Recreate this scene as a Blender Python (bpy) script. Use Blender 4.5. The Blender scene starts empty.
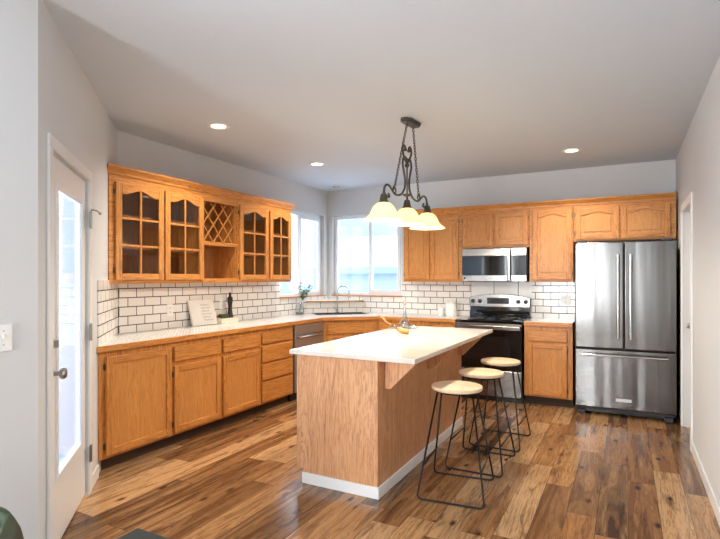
import bpy, bmesh, math, random
from mathutils import Vector, Matrix
random.seed(7)
S = bpy.context.scene
COL = S.collection
PI = math.pi

# ------------------------------------------------------------------ camera
cam = bpy.data.cameras.new('camera'); camo = bpy.data.objects.new('camera', cam); COL.objects.link(camo)
camo.location = (3.944, -6.487, 1.411)
camo.rotation_euler = (PI/2, 0, math.radians(27.67))
cam.sensor_width = 36; cam.sensor_fit = 'HORIZONTAL'; cam.lens = 36*505.9/720
cam.shift_y = 8.7/720; cam.clip_start = 0.05; cam.clip_end = 300
S.camera = camo

# ------------------------------------------------------------------ world
W = bpy.data.worlds.new('sky'); S.world = W; W.use_nodes = True
wn = W.node_tree.nodes; wl = W.node_tree.links; wn.clear()
wo = wn.new('ShaderNodeOutputWorld'); bg = wn.new('ShaderNodeBackground')
tc = wn.new('ShaderNodeTexCoord'); sp = wn.new('ShaderNodeSeparateXYZ'); rp = wn.new('ShaderNodeValToRGB')
wl.new(tc.outputs['Generated'], sp.inputs[0]); wl.new(sp.outputs['Z'], rp.inputs[0])
rp.color_ramp.elements[0].position = 0.0; rp.color_ramp.elements[0].color = (0.90, 0.95, 1.0, 1)
rp.color_ramp.elements[1].position = 0.5; rp.color_ramp.elements[1].color = (0.72, 0.83, 1.0, 1)
wl.new(rp.outputs[0], bg.inputs[0]); wl.new(bg.outputs[0], wo.inputs[0])
bg.inputs[1].default_value = 2.6

# ------------------------------------------------------------------ fill lights added outside the unseen rear and near openings
def area(name, loc, aim, sx, sy, power, col=(1, 1, 1)):
    l = bpy.data.lights.new(name, 'AREA'); l.shape = 'RECTANGLE'; l.size = sx; l.size_y = sy
    l.energy = power; l.color = col
    o = bpy.data.objects.new(name, l); COL.objects.link(o); o.location = loc
    o.rotation_euler = Vector(aim).to_track_quat('-Z', 'Z').to_euler()
    return o
area('added_fill_rear', (2.25, -10.15, 1.45), (0.12, 1, -0.08), 1.0, 2.1, 160, (0.98, 0.985, 1.0))  # added fill from behind the camera, lights the kitchen fronts
area('added_fill_near', (1.32, -6.55, 1.45), (1, 0.25, 0.05), 1.25, 2.0, 70, (0.98, 0.985, 1.0))  # added fill from out of view, brightens the right wall

vs = S.view_settings
vs.view_transform = 'Standard'; vs.look = 'None'; vs.gamma = 1; vs.use_curve_mapping = False
vs.exposure = 0.8
S.cycles.max_bounces = 8; S.cycles.diffuse_bounces = 5; S.cycles.transparent_max_bounces = 16
S.cycles.sample_clamp_indirect = 6; S.cycles.caustics_reflective = False; S.cycles.caustics_refractive = False

# ------------------------------------------------------------------ materials
def lin(r, g, b):
    f = lambda c: (c/255/12.92 if c/255 <= .04045 else ((c/255+.055)/1.055)**2.4)
    return (f(r), f(g), f(b), 1)
class NT:
    def __init__(s, name):
        s.m = bpy.data.materials.new(name); s.m.use_nodes = True
        s.t = s.m.node_tree; s.b = s.t.nodes['Principled BSDF']; s.o = s.t.nodes['Material Output']
    def n(s, typ, **k):
        x = s.t.nodes.new(typ)
        for a, v in k.items(): setattr(x, a, v)
        return x
    def l(s, a, b): s.t.links.new(a, b)
    def coord(s, scale=(1, 1, 1), rot=(0, 0, 0)):
        t = s.n('ShaderNodeTexCoord'); m = s.n('ShaderNodeMapping')
        m.inputs['Scale'].default_value = scale; m.inputs['Rotation'].default_value = rot
        s.l(t.outputs['Object'], m.inputs[0]); return m.outputs[0]
    def noise(s, vec, scale, detail=4, rough=.55, dist=0):
        x = s.n('ShaderNodeTexNoise'); x.inputs['Scale'].default_value = scale; x.inputs['Detail'].default_value = detail
        x.inputs['Roughness'].default_value = rough; x.inputs['Distortion'].default_value = dist
        s.l(vec, x.inputs['Vector']); return x.outputs['Fac']
    def ramp(s, fac, stops):
        x = s.n('ShaderNodeValToRGB'); e = x.color_ramp.elements
        while len(e) < len(stops): e.new(.5)
        for k, (p, c) in enumerate(stops): e[k].position = p; e[k].color = c
        s.l(fac, x.inputs[0]); return x.outputs[0]
    def mix(s, fac, a, b, mode='MIX'):
        x = s.n('ShaderNodeMix', data_type='RGBA', blend_type=mode)
        if isinstance(fac, (int, float)): x.inputs[0].default_value = fac
        else: s.l(fac, x.inputs[0])
        for v, i in ((a, 6), (b, 7)):
            if isinstance(v, tuple): x.inputs[i].default_value = v
            else: s.l(v, x.inputs[i])
        return x.outputs[2]
    def math(s, op, a, b=None, c=None):
        x = s.n('ShaderNodeMath', operation=op)
        for i, v in enumerate((a, b, c)):
            if v is None: continue
            if isinstance(v, (int, float)): x.inputs[i].default_value = v
            else: s.l(v, x.inputs[i])
        return x.outputs[0]
    def bump(s, h, strength=.2, dist=.002):
        x = s.n('ShaderNodeBump'); x.inputs['Strength'].default_value = strength; x.inputs['Distance'].default_value = dist
        s.l(h, x.inputs['Height']); s.l(x.outputs[0], s.b.inputs['Normal'])
    def set(s, color=None, rough=.5, metal=0, spec=None, coat=None):
        if color is not None:
            if isinstance(color, tuple): s.b.inputs['Base Color'].default_value = color
            else: s.l(color, s.b.inputs['Base Color'])
        s.b.inputs['Roughness'].default_value = rough; s.b.inputs['Metallic'].default_value = metal
        if spec is not None: s.b.inputs['Specular IOR Level'].default_value = spec
        if coat is not None: s.b.inputs['Coat Weight'].default_value = coat; s.b.inputs['Coat Roughness'].default_value = .15
        return s.m

def plain(name, rgb, rough=.5, metal=0, spec=None, var=.04, scale=6):
    t = NT(name); c = lin(*rgb)
    f = t.noise(t.coord(), scale, 3)
    d = tuple(x*(1-var) for x in c[:3])+(1,); e = tuple(min(1, x*(1+var)) for x in c[:3])+(1,)
    return t.set(t.ramp(f, [(.3, d), (.7, e)]), rough, metal, spec)

def oak(name, axis, dark, mid, light, rough=.38, seed=0):
    t = NT(name)
    sc = {'v': (1, 1, .07), 'h': (.07, .07, 1)}[axis]
    v = t.coord(sc); mp = v.node
    mp.inputs['Location'].default_value = (seed, seed*.7, seed*.3)
    n1 = t.noise(v, 10, 5, .62, 1.6)          # cathedral figure
    n2 = t.noise(v, 110, 4, .75)              # pores
    n3 = t.noise(t.coord((1, 1, 1)), 1.6, 2)
    w = t.math('FRACT', t.math('MULTIPLY', n1, 9.0))
    ring = t.math('ABSOLUTE', t.math('SUBTRACT', w, .5))
    c1 = t.ramp(n1, [(.3, lin(*mid)), (.7, lin(*light))])
    c2 = t.mix(t.ramp(ring, [(.0, (.62, .62, .62, 1)), (.22, (0, 0, 0, 1))]), c1, lin(*dark))
    c3 = t.mix(t.ramp(n2, [(.50, (0, 0, 0, 1)), (.68, (.75, .75, .75, 1))]), c2, lin(*dark))
    c4 = t.mix(t.ramp(n3, [(.35, (0, 0, 0, 1)), (.7, (.35, .35, .35, 1))]), c3, lin(*mid))
    t.bump(n2, .12, .001)
    return t.set(c4, rough, 0, .4)

M = {}
OD, OM, OL = (124, 68, 26), (200, 131, 64), (216, 152, 82)
M['oak_v'] = oak('honey_oak_vertical_grain', 'v', OD, OM, OL)
M['oak_h'] = oak('honey_oak_horizontal_grain', 'h', OD, OM, OL, seed=3)
M['oak_panel'] = oak('honey_oak_panel', 'v', (168, 106, 50), (202, 138, 74), (212, 150, 84), seed=8)
M['oak_inside'] = oak('oak_cabinet_inside', 'v', (120, 74, 38), (160, 104, 56), (174, 116, 66), .5, seed=5)
M['oak_island'] = oak('pale_red_oak_veneer', 'v', (150, 96, 58), (204, 150, 106), (218, 168, 126), .42, seed=11)
M['seat_wood'] = oak('pale_ash_seat', 'h', (206, 170, 130), (226, 196, 160), (234, 208, 176), .5, seed=2)
M['mat_wood'] = oak('tan_wood', 'h', (150, 92, 48), (198, 140, 84), (214, 160, 104), .5, seed=4)
M['wall'] = plain('grey_wall_paint', (209, 210, 210), .75, var=.012, scale=1.5)
M['ceiling'] = plain('ceiling_paint', (205, 214, 223), .7, var=.01, scale=60)
M['white'] = plain('white_trim_paint', (232, 232, 230), .35, var=.01)
M['vinyl'] = plain('white_vinyl', (236, 240, 244), .35, var=.01)
M['black_metal'] = plain('black_iron', (24, 24, 25), .4, .6)
M['bronze'] = plain('dark_bronze', (92, 88, 78), .45, .7, var=.15, scale=40)
M['nickel'] = plain('satin_nickel', (168, 166, 162), .28, 1)
M['chrome'] = plain('chrome', (205, 208, 210), .14, 1)
M['black_plastic'] = plain('black_plastic', (18, 18, 20), .35)
M['black_glass'] = plain('black_glass', (9, 11, 12), .06, spec=.6)
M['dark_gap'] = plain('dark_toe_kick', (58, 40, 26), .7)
M['grey_body'] = plain('dark_grey_casing', (52, 52, 54), .5)
M['coil'] = plain('grey_burner_coil', (70, 70, 72), .5, .4)
M['plate'] = plain('white_switch_plate', (238, 237, 233), .3)
M['green'] = plain('dark_green_velvet', (22, 42, 12), .55, var=.2, scale=30)
M['rubber'] = plain('dark_green_grey_mat', (52, 58, 54), .9, var=.15, scale=220)
M['leaf'] = plain('green_leaf', (58, 112, 62), .45, var=.35, scale=30)
M['stem'] = plain('stem', (96, 84, 58), .6)
M['cream'] = plain('cream_ceramic', (232, 222, 202), .35)
M['white_cer'] = plain('white_ceramic', (238, 236, 230), .25)
M['olive'] = plain('olive_green_ceramic', (64, 74, 34), .35, var=.2)
M['darkwood'] = plain('dark_walnut', (38, 28, 24), .35, var=.3, scale=25)
M['ink'] = plain('grey_ink', (150, 140, 132), .8)
M['pink'] = plain('pale_red_stopper', (226, 150, 138), .4)
M['display'] = plain('dark_display', (26, 22, 22), .12)
M['badge'] = plain('badge_metal', (196, 194, 190), .3, .8)
M['roof_white'] = plain('pale_snowy_roof', (226, 232, 238), .9)
M['far_wall'] = plain('pale_house_wall', (176, 190, 208), .9)
M['far_trim'] = plain('blue_grey_fascia', (150, 174, 202), .9)
M['hill'] = plain('pale_blue_hill', (140, 166, 196), 1, var=.06, scale=.2)
M['ground'] = plain('snowy_yard', (200, 208, 216), 1)

def floor_mat():
    t = NT('rustic_plank_floor')
    tc = t.n('ShaderNodeTexCoord'); s = t.n('ShaderNodeSeparateXYZ'); t.l(tc.outputs['Object'], s.inputs[0])
    x, y = s.outputs[0], s.outputs[1]
    W_, L_ = .165, 1.22
    fx = t.math('DIVIDE', x, W_); row = t.math('FLOOR', fx)
    wn_ = t.n('ShaderNodeTexWhiteNoise', noise_dimensions='1D'); t.l(row, wn_.inputs['W'])
    fy = t.math('ADD', t.math('DIVIDE', y, L_), t.math('MULTIPLY', wn_.outputs[0], 7.3)); colm = t.math('FLOOR', fy)
    cb = t.n('ShaderNodeCombineXYZ'); t.l(row, cb.inputs[0]); t.l(colm, cb.inputs[1])
    wn2 = t.n('ShaderNodeTexWhiteNoise', noise_dimensions='2D'); t.l(cb.outputs[0], wn2.inputs['Vector'])
    r1 = wn2.outputs['Value']; sc = t.n('ShaderNodeSeparateColor'); t.l(wn2.outputs['Color'], sc.inputs[0])
    # grain coordinates: stretched along the plank, shifted per plank
    gx = t.math('ADD', x, t.math('MULTIPLY', sc.outputs[1], 31)); gy = t.math('ADD', t.math('MULTIPLY', y, .06), t.math('MULTIPLY', sc.outputs[2], 17))
    g = t.n('ShaderNodeCombineXYZ'); t.l(gx, g.inputs[0]); t.l(gy, g.inputs[1])
    gx2 = t.n('ShaderNodeCombineXYZ'); t.l(gx, gx2.inputs[0]); t.l(t.math('ADD', t.math('MULTIPLY', y, .14), t.math('MULTIPLY', sc.outputs[2], 17)), gx2.inputs[1])
    n1 = t.noise(g.outputs[0], 12, 4, .6, 1.4)
    n2 = t.noise(g.outputs[0], 120, 4, .7)
    n3 = t.noise(gx2.outputs[0], 13, 5, .62, .9)
    fig = t.math('ABSOLUTE', t.math('SUBTRACT', t.math('FRACT', t.math('MULTIPLY', n1, 8)), .5))
    base = t.ramp(r1, [(0, lin(60, 38, 24)), (.22, lin(98, 63, 38)), (.45, lin(146, 99, 60)), (.7, lin(190, 142, 94)), (.88, lin(212, 170, 124)), (1, lin(122, 88, 60))])
    c = t.mix(t.ramp(n1, [(.4, (0, 0, 0, 1)), (.7, (.6, .6, .6, 1))]), base, lin(204, 156, 104))
    c = t.mix(t.ramp(fig, [(0, (.6, .6, .6, 1)), (.2, (0, 0, 0, 1))]), c, lin(96, 60, 34))
    c = t.mix(t.ramp(n2, [(.5, (0, 0, 0, 1)), (.7, (.55, .55, .55, 1))]), c, lin(84, 54, 32))
    c = t.mix(t.ramp(n3, [(.53, (0, 0, 0, 1)), (.70, (.8, .8, .8, 1))]), c, lin(52, 30, 19))
    # knots
    kv = t.n('ShaderNodeCombineXYZ'); t.l(gx, kv.inputs[0]); t.l(t.math('MULTIPLY', y, .45), kv.inputs[1])
    vo = t.n('ShaderNodeTexVoronoi', voronoi_dimensions='2D'); vo.inputs['Scale'].default_value = 3.6; t.l(kv.outputs[0], vo.inputs['Vector'])
    c = t.mix(t.ramp(vo.outputs['Distance'], [(.02, (.95, .95, .95, 1)), (.085, (0, 0, 0, 1))]), c, lin(44, 26, 18))
    # joints
    ex = t.math('ABSOLUTE', t.math('SUBTRACT', t.math('FRACT', fx), .5)); ey = t.math('ABSOLUTE', t.math('SUBTRACT', t.math('FRACT', fy), .5))
    jx = t.math('GREATER_THAN', ex, .489); jy = t.math('GREATER_THAN', ey, .4985)
    j = t.math('MAXIMUM', jx, jy)
    c = t.mix(t.math('MULTIPLY', j, .7), c, lin(48, 30, 20))
    t.bump(t.math('SUBTRACT', t.math('MULTIPLY', n2, .3), j), .25, .0015)
    m = t.set(c, .16, 0, .55)
    rr = t.ramp(n3, [(.3, (.13, .13, .13, 1)), (.7, (.24, .24, .24, 1))]); t.l(rr, t.b.inputs['Roughness'])
    return m
M['floor'] = floor_mat()

def tile_mat(name, w, h, off, mortar=.0042):
    t = NT(name); tc = t.n('ShaderNodeTexCoord'); s = t.n('ShaderNodeSeparateXYZ'); t.l(tc.outputs['Object'], s.inputs[0])
    cb = t.n('ShaderNodeCombineXYZ'); t.l(s.outputs[0], cb.inputs[0]); t.l(s.outputs[2], cb.inputs[1])
    br = t.n('ShaderNodeTexBrick'); t.l(cb.outputs[0], br.inputs['Vector'])
    br.offset = off; br.inputs['Scale'].default_value = 1; br.inputs['Brick Width'].default_value = w; br.inputs['Row Height'].default_value = h
    br.inputs['Mortar Size'].default_value = mortar; br.inputs['Mortar Smooth'].default_value = .15
    br.inputs['Color1'].default_value = lin(238, 234, 228); br.inputs['Color2'].default_value = lin(230, 226, 220); br.inputs['Mortar'].default_value = lin(52, 48, 46)
    t.bump(t.math('SUBTRACT', 1, br.outputs['Fac']), .5, .0025)
    t.set(br.outputs['Color'], .14, 0, .5)
    rr = t.ramp(br.outputs['Fac'], [(0, (.14, .14, .14, 1)), (1, (.8, .8, .8, 1))]); t.l(rr, t.b.inputs['Roughness'])
    return t.m
M['subway'] = tile_mat('white_subway_tile_dark_grout', .180, .0825, .5)
M['square_tile'] = tile_mat('white_square_tile_dark_grout', .297, .225, .0)
M['ledge_tile'] = tile_mat('white_ledge_tile', .21, .09, .5, .0028)

def counter_mat():
    t = NT('white_mosaic_counter_tile')
    vo = t.n('ShaderNodeTexVoronoi', feature='F1'); vo.inputs['Scale'].default_value = 27; vo.inputs['Randomness'].default_value = .25
    t.l(t.coord((1, 1, .001)), vo.inputs['Vector'])
    c = t.ramp(vo.outputs['Distance'], [(.20, lin(84, 78, 74)), (.29, lin(236, 234, 230))])
    return t.set(c, .22, 0, .5)
M['counter'] = counter_mat()
def quartz():
    t = NT('white_quartz'); n = t.noise(t.coord(), 5, 5, .6, 1)
    return t.set(t.ramp(n, [(.35, lin(214, 205, 193)), (.7, lin(224, 217, 207))]), .08, 0, .6)
M['quartz'] = quartz()
def steel(name, axis, rgb=(114, 112, 110), rough=.2):
    t = NT(name)
    n = t.noise(t.coord({'v': (1, 1, .004), 'h': (.004, .004, 1)}[axis]), 160, 3, .6)
    w = t.noise(t.coord({'v': (1, 1, .04), 'h': (.25, .25, .25)}[axis]), 3.2, 2, .5)
    b1 = t.n('ShaderNodeBump'); b1.inputs['Strength'].default_value = .6; b1.inputs['Distance'].default_value = .03; t.l(w, b1.inputs['Height'])
    b2 = t.n('ShaderNodeBump'); b2.inputs['Strength'].default_value = .1; b2.inputs['Distance'].default_value = .0015; t.l(n, b2.inputs['Height'])
    t.l(b1.outputs[0], b2.inputs['Normal']); t.l(b2.outputs[0], t.b.inputs['Normal'])
    t.set(t.ramp(n, [(.3, tuple(c*.93 for c in lin(*rgb)[:3])+(1,)), (.7, lin(*rgb))]), rough, 1)
    t.b.inputs['Anisotropic'].default_value = .5
    return t.m
M['steel_v'] = steel('brushed_stainless_fridge', 'v')
M['steel_h'] = steel('brushed_stainless_horizontal', 'h', (146, 142, 137), .22)

M['steel_soft'] = plain('satin_stainless', (168, 166, 164), .42, .75)
def glass(name, tint=(1, 1, 1, 1), refl=.9, base=.0):
    t = NT(name); t.t.nodes.remove(t.b)
    tr = t.n('ShaderNodeBsdfTransparent'); tr.inputs[0].default_value = tint
    gl = t.n('ShaderNodeBsdfGlossy'); gl.inputs['Roughness'].default_value = .02
    fr = t.n('ShaderNodeFresnel'); ge = t.n('ShaderNodeNewGeometry')
    t.l(t.math('ADD', 1.5, t.math('MULTIPLY', ge.outputs['Backfacing'], 1/1.5-1.5)), fr.inputs[0])
    mx = t.n('ShaderNodeMixShader'); t.l(t.math('ADD', t.math('MULTIPLY', fr.outputs[0], refl), base), mx.inputs[0])
    t.l(tr.outputs[0], mx.inputs[1]); t.l(gl.outputs[0], mx.inputs[2]); t.l(mx.outputs[0], t.o.inputs[0])
    return t.m
M['win_glass'] = glass('window_glass', (.97, .99, 1, 1))
M['cab_glass'] = glass('cabinet_glass', (.93, .92, .90, 1), 1.0, .02)
M['clear'] = glass('clear_glass', (.95, .965, .965, 1), 1.0, .13)
def lampshade():
    t = NT('lit_frosted_shade'); t.set(lin(250, 232, 190), .4)
    t.b.inputs['Emission Color'].default_value = (1, .84, .50, 1); t.b.inputs['Emission Strength'].default_value = .22
    tl = t.n('ShaderNodeBsdfTranslucent'); tl.inputs[0].default_value = lin(255, 240, 205)
    mx = t.n('ShaderNodeMixShader'); mx.inputs[0].default_value = .45
    t.l(t.b.outputs[0], mx.inputs[1]); t.l(tl.outputs[0], mx.inputs[2]); t.l(mx.outputs[0], t.o.inputs[0]); return t.m
M['shade'] = lampshade()
def emit(name, rgb, s):
    t = NT(name); t.set(lin(*rgb)); t.b.inputs['Emission Color'].default_value = lin(*rgb); t.b.inputs['Emission Strength'].default_value = s; return t.m
M['lamp'] = emit('lit_downlight_lens', (255, 240, 200), 2.2)
M['clock'] = emit('clock_digits', (120, 220, 170), .5)
def blind():
    t = NT('white_enclosed_blind'); t.t.nodes.remove(t.b)
    tl = t.n('ShaderNodeBsdfTranslucent'); df = t.n('ShaderNodeBsdfDiffuse'); mx = t.n('ShaderNodeMixShader'); mx.inputs[0].default_value = .3
    tl.inputs[0].default_value = lin(208, 216, 228); df.inputs[0].default_value = lin(240, 242, 244)
    t.l(tl.outputs[0], mx.inputs[1]); t.l(df.outputs[0], mx.inputs[2]); t.l(mx.outputs[0], t.o.inputs[0]); return t.m
M['blind'] = blind()

# ------------------------------------------------------------------ mesh helpers
class MB:
    def __init__(s): s.bm = bmesh.new()
    def box(s, x0, x1, y0, y1, z0, z1, mi=0):
        v = [s.bm.verts.new((x, y, z)) for x in (x0, x1) for y in (y0, y1) for z in (z0, z1)]
        for f in ((0, 1, 3, 2), (4, 6, 7, 5), (0, 4, 5, 1), (2, 3, 7, 6), (0, 2, 6, 4), (1, 5, 7, 3)):
            s.bm.faces.new([v[i] for i in f]).material_index = mi
        return s
    def prism(s, pts, a, b, axis='z', mi=0):
        """pts: 2D outline; extruded from a to b along axis ('z': (x,y), 'y': (x,z), 'x': (y,z))"""
        def p3(p, h): return {'z': (p[0], p[1], h), 'y': (p[0], h, p[1]), 'x': (h, p[0], p[1])}[axis]
        lo = [s.bm.verts.new(p3(p, a)) for p in pts]; hi = [s.bm.verts.new(p3(p, b)) for p in pts]
        n = len(pts)
        fs = [s.bm.faces.new(lo[::-1]), s.bm.faces.new(hi)]
        for i in range(n): fs.append(s.bm.faces.new((lo[i], lo[(i+1) % n], hi[(i+1) % n], hi[i])))
        for f_ in fs: f_.material_index = mi
        return s
    def tube(s, path, r, seg=8, closed=False):
        path = [Vector(p) for p in path]; n = len(path); rings = []
        up = None
        for i, p in enumerate(path):
            a = path[(i-1) % n] if (i > 0 or closed) else p; b = path[(i+1) % n] if (i < n-1 or closed) else p
            d = (b-a).normalized()
            if up is None: up = d.orthogonal().normalized()
            up = (up-d*up.dot(d)); up = up.normalized() if up.length > 1e-6 else d.orthogonal().normalized()
            w = d.cross(up); rr = r[i] if isinstance(r, (list, tuple)) else r
            rings.append([s.bm.verts.new(p+up*math.cos(2*PI*k/seg)*rr+w*math.sin(2*PI*k/seg)*rr) for k in range(seg)])
        m = n if closed else n-1
        for i in range(m):
            A, B = rings[i], rings[(i+1) % n]
            for k in range(seg): s.bm.faces.new((A[k], A[(k+1) % seg], B[(k+1) % seg], B[k]))
        if not closed: s.bm.faces.new(rings[0][::-1]); s.bm.faces.new(rings[-1])
        return s
    def lathe(s, prof, c=(0, 0, 0), seg=24, axis='z', cap=True):
        c = Vector(c); rings = []
        for r, h in prof:
            ring = []
            for k in range(seg):
                a = 2*PI*k/seg; q = (r*math.cos(a), r*math.sin(a), h)
                q = {'z': q, 'y': (q[0], q[2], q[1]), 'x': (q[2], q[0], q[1])}[axis]
                ring.append(s.bm.verts.new(c+Vector(q)))
            rings.append(ring)
        for A, B in zip(rings, rings[1:]):
            for k in range(seg): s.bm.faces.new((A[k], A[(k+1) % seg], B[(k+1) % seg], B[k]))
        if cap: s.bm.faces.new(rings[0][::-1]); s.bm.faces.new(rings[-1])
        return s
    def ball(s, c, r, sc=(1, 1, 1), sub=2):
        g = bmesh.ops.create_icosphere(s.bm, subdivisions=sub, radius=r)
        for v in g['verts']: v.co = Vector((v.co.x*sc[0]+c[0], v.co.y*sc[1]+c[1], v.co.z*sc[2]+c[2]))
        return s
    def build(s, name, mat, parent=None, smooth=False, bevel=0, seg=2):
        bmesh.ops.recalc_face_normals(s.bm, faces=s.bm.faces)
        me = bpy.data.meshes.new(name); s.bm.to_mesh(me); s.bm.free()
        o = bpy.data.objects.new(name, me); COL.objects.link(o)
        for k_ in (mat if isinstance(mat, tuple) else (mat,)): me.materials.append(M[k_])
        if smooth:
            for p in me.polygons: p.use_smooth = True
            if smooth == 'auto':
                for p in me.polygons: p.use_smooth = True
                sm = o.modifiers.new('e', 'EDGE_SPLIT'); sm.split_angle = math.radians(40)
        if bevel:
            b = o.modifiers.new('b', 'BEVEL'); b.width = bevel; b.segments = seg; b.limit_method = 'ANGLE'; b.angle_limit = math.radians(40)
        if parent: o.parent = parent
        return o
def B(*a): return MB().box(*a)
def tag(o, label, cat, group=None):
    o['label'] = label; o['category'] = cat
    if group: o['group'] = group
    return o
def thing(name, label, cat, loc=(0, 0, 0), rot=0, group=None):
    o = bpy.data.objects.new(name, None); COL.objects.link(o); o.empty_display_size = .1
    o.location = loc; o.rotation_euler = (0, 0, rot)
    return tag(o, label, cat, group)
def struct(o, label=None):
    o['kind'] = 'structure'
    if label: o['label'] = label
    return o
def sempty(name, loc, rot, label=None):
    o = bpy.data.objects.new(name, None); COL.objects.link(o); o.location = loc; o.rotation_euler = (0, 0, rot); return struct(o, label)
def copy_tree(o, parent=None):
    c = o.copy(); COL.objects.link(c)
    if parent: c.parent = parent
    for ch in list(o.children): copy_tree(ch, c)
    return c
R90 = PI/2; LEFT = PI/2; SINK = PI/4; DIAG = 3*PI/4; RIGHT = -PI/2

# ------------------------------------------------------------------ room shell
H = 2.707
XR = 4.43; YC = -3.55; XN, YN = 1.58, -5.13; YB = -9.9
WT = .14
# windows: left wall y -1.22..-0.10 ; back wall x 0.08..1.20
WZ0, WZ1 = 1.15, 2.335
wl_ = MB()
wl_.box(-WT, 0, YC-.06, -1.22, 0, H); wl_.box(-WT, 0, -.10, WT, 0, H); wl_.box(-WT, 0, -1.22, -.10, 0, WZ0); wl_.box(-WT, 0, -1.22, -.10, WZ1, H)
struct(wl_.build('wall_left', 'wall'))
wb = MB()
wb.box(0, .08, 0, WT, 0, H); wb.box(1.20, XR+WT, 0, WT, 0, H); wb.box(.08, 1.20, 0, WT, 0, WZ0); wb.box(.08, 1.20, 0, WT, WZ1, H)
struct(wb.build('wall_back', 'wall'))
# right wall with a doorway y -1.55..-0.80
DR0, DR1, DRH = -1.55, -.80, 2.04
wr = MB()
wr.box(XR, XR+WT, DR1, 0, 0, H); wr.box(XR, XR+WT, YB, DR0, 0, H); wr.box(XR, XR+WT, DR0, DR1, DRH, H)
struct(wr.build('wall_right', 'wall'))
# diagonal wall: local x runs towards the corner with the left wall
q = 1/math.sqrt(2)
LD = 2.2347
wd_root = (XN, YN, 0)     # local x 0 = near corner, x LD = far corner
d0, d1, dh = .185, 1.045, 2.045   # door opening in local x
wd = MB()
wd.box(0, d0, 0, WT, 0, H); wd.box(d1, LD, 0, WT, 0, H); wd.box(d0, d1, 0, WT, dh, H)
o = struct(wd.build('wall_diagonal', 'wall')); o.location = wd_root; o.rotation_euler = (0, 0, DIAG)
wn2_ = MB(); wn2_.box(XN-WT, XN, YB, -7.3, 0, H); wn2_.box(XN-WT, XN, -5.8, YN, 0, H); wn2_.box(XN-WT, XN, -7.3, -5.8, 0, .4); wn2_.box(XN-WT, XN, -7.3, -5.8, 2.5, H)
struct(wn2_.build('wall_near', 'wall'))
wk = MB()
wk.box(XN-WT, 1.75, YB-WT, YB, 0, H); wk.box(2.75, XR+WT, YB-WT, YB, 0, H); wk.box(1.75, 2.75, YB-WT, YB, 0, .35); wk.box(1.75, 2.75, YB-WT, YB, 2.5, H)
struct(wk.build('wall_rear', 'wall'))
dn = .145*q; XO = -.14
room = [(XO, .14), (XO, YC-.06), (XN-.14, YN-.06), (XN-.14, YB-.14), (XR+1.2, YB-.14), (XR+1.2, .14)]
struct(MB().prism(room, -.12, 0).build('floor', 'floor'))
struct(MB().prism([(min(x, XR+.3), y) for x, y in room], H, H+.12).build('ceiling', 'ceiling'))
struct(B(XR+1.2, XR+1.3, -3, 1, -.1, H).build('wall_pantry', 'wall'))

# windows; the unseen rear and near ones are added to let fill light in
def simple_window(name, loc, rot, w, z0, z1, mull, depth=.05, y0=.06):
    r = sempty(name, loc, rot)
    f = MB(); t = .05
    f.box(0, w, y0, y0+depth, z0, z0+t); f.box(0, w, y0, y0+depth, z1-t, z1)
    f.box(0, t, y0, y0+depth, z0+t, z1-t); f.box(w-t, w, y0, y0+depth, z0+t, z1-t)
    for m in mull: f.box(m-.03, m+.03, y0+.002, y0+depth-.002, z0+t, z1-t)
    f.build('window_frame', 'vinyl', r, bevel=.004)
    es = [t]+[e for m in mull for e in (m-.03, m+.03)]+[w-t]
    for a, b in zip(es[::2], es[1::2]):
        B(a, b, y0+.02, y0+.026, z0+t, z1-t).build('pane', 'win_glass', r)
    return r
# window_1: left wall; local x = along +Y
w1 = simple_window('window_1', (0, -1.22, 0), LEFT, 1.12, WZ0, WZ1, [.56])
w2 = simple_window('window_2', (.08, 0, 0), 0, 1.12, WZ0, WZ1, [.60])
simple_window('added_window_rear', (2.75, YB, 0), PI, 1.0, .35, 2.5, [])  # unseen rear window, added as the opening for the rear fill light
simple_window('added_window_near', (XN, -7.3, 0), LEFT, 1.5, .4, 2.5, [.75])  # unseen near-wall window, added for the sideways fill light
# sash on the sliding half of each kitchen window, and an oak sill
for w, m in ((w1, .56), (w2, .60)):
    s = MB(); a, b = m-.02, 1.07
    s.box(a, b, .045, .075, WZ0+.05, WZ0+.095); s.box(a, b, .045, .075, WZ1-.095, WZ1-.05); s.box(a, a+.045, .045, .075, WZ0+.095, WZ1-.095); s.box(b-.045, b, .045, .075, WZ0+.095, WZ1-.095)
    s.build('sash', 'vinyl', w, bevel=.003)
    B(.002, 1.118, -.03, .058, WZ0+.0005, WZ0+.016).build('window_sill', 'oak_h', w, bevel=.003)

# ------------------------------------------------------------------ diagonal door (door_1)
dr = sempty('door_1', wd_root, DIAG, 'white glazed exterior door with enclosed blind in the angled left wall')
DX0, DX1 = d0+.008, d1-.008
slab = MB(); gx0, gx1, gz0, gz1 = DX0+.135, DX1-.135, .36, 1.90
slab.box(DX0, gx0, .012, .055, .012, dh-.008); slab.box(gx1, DX1, .012, .055, .012, dh-.008)
slab.box(gx0, gx1, .012, .055, .012, gz0); slab.box(gx0, gx1, .012, .055, gz1, dh-.008)
slab.build('door_leaf', 'white', dr, bevel=.002)
fr = MB(); e = .028
fr.box(gx0, gx1, .000, .016, gz0, gz0+e); fr.box(gx0, gx1, .000, .016, gz1-e, gz1); fr.box(gx0, gx0+e, .000, .016, gz0+e, gz1-e); fr.box(gx1-e, gx1, .000, .016, gz0+e, gz1-e)
fr.build('glazing_frame', 'white', dr, bevel=.004)
B(gx0+e, gx1-e, .018, .023, gz0+e, gz1-e).build('pane', 'win_glass', dr)
bl = MB()
nsl = 60
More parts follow.
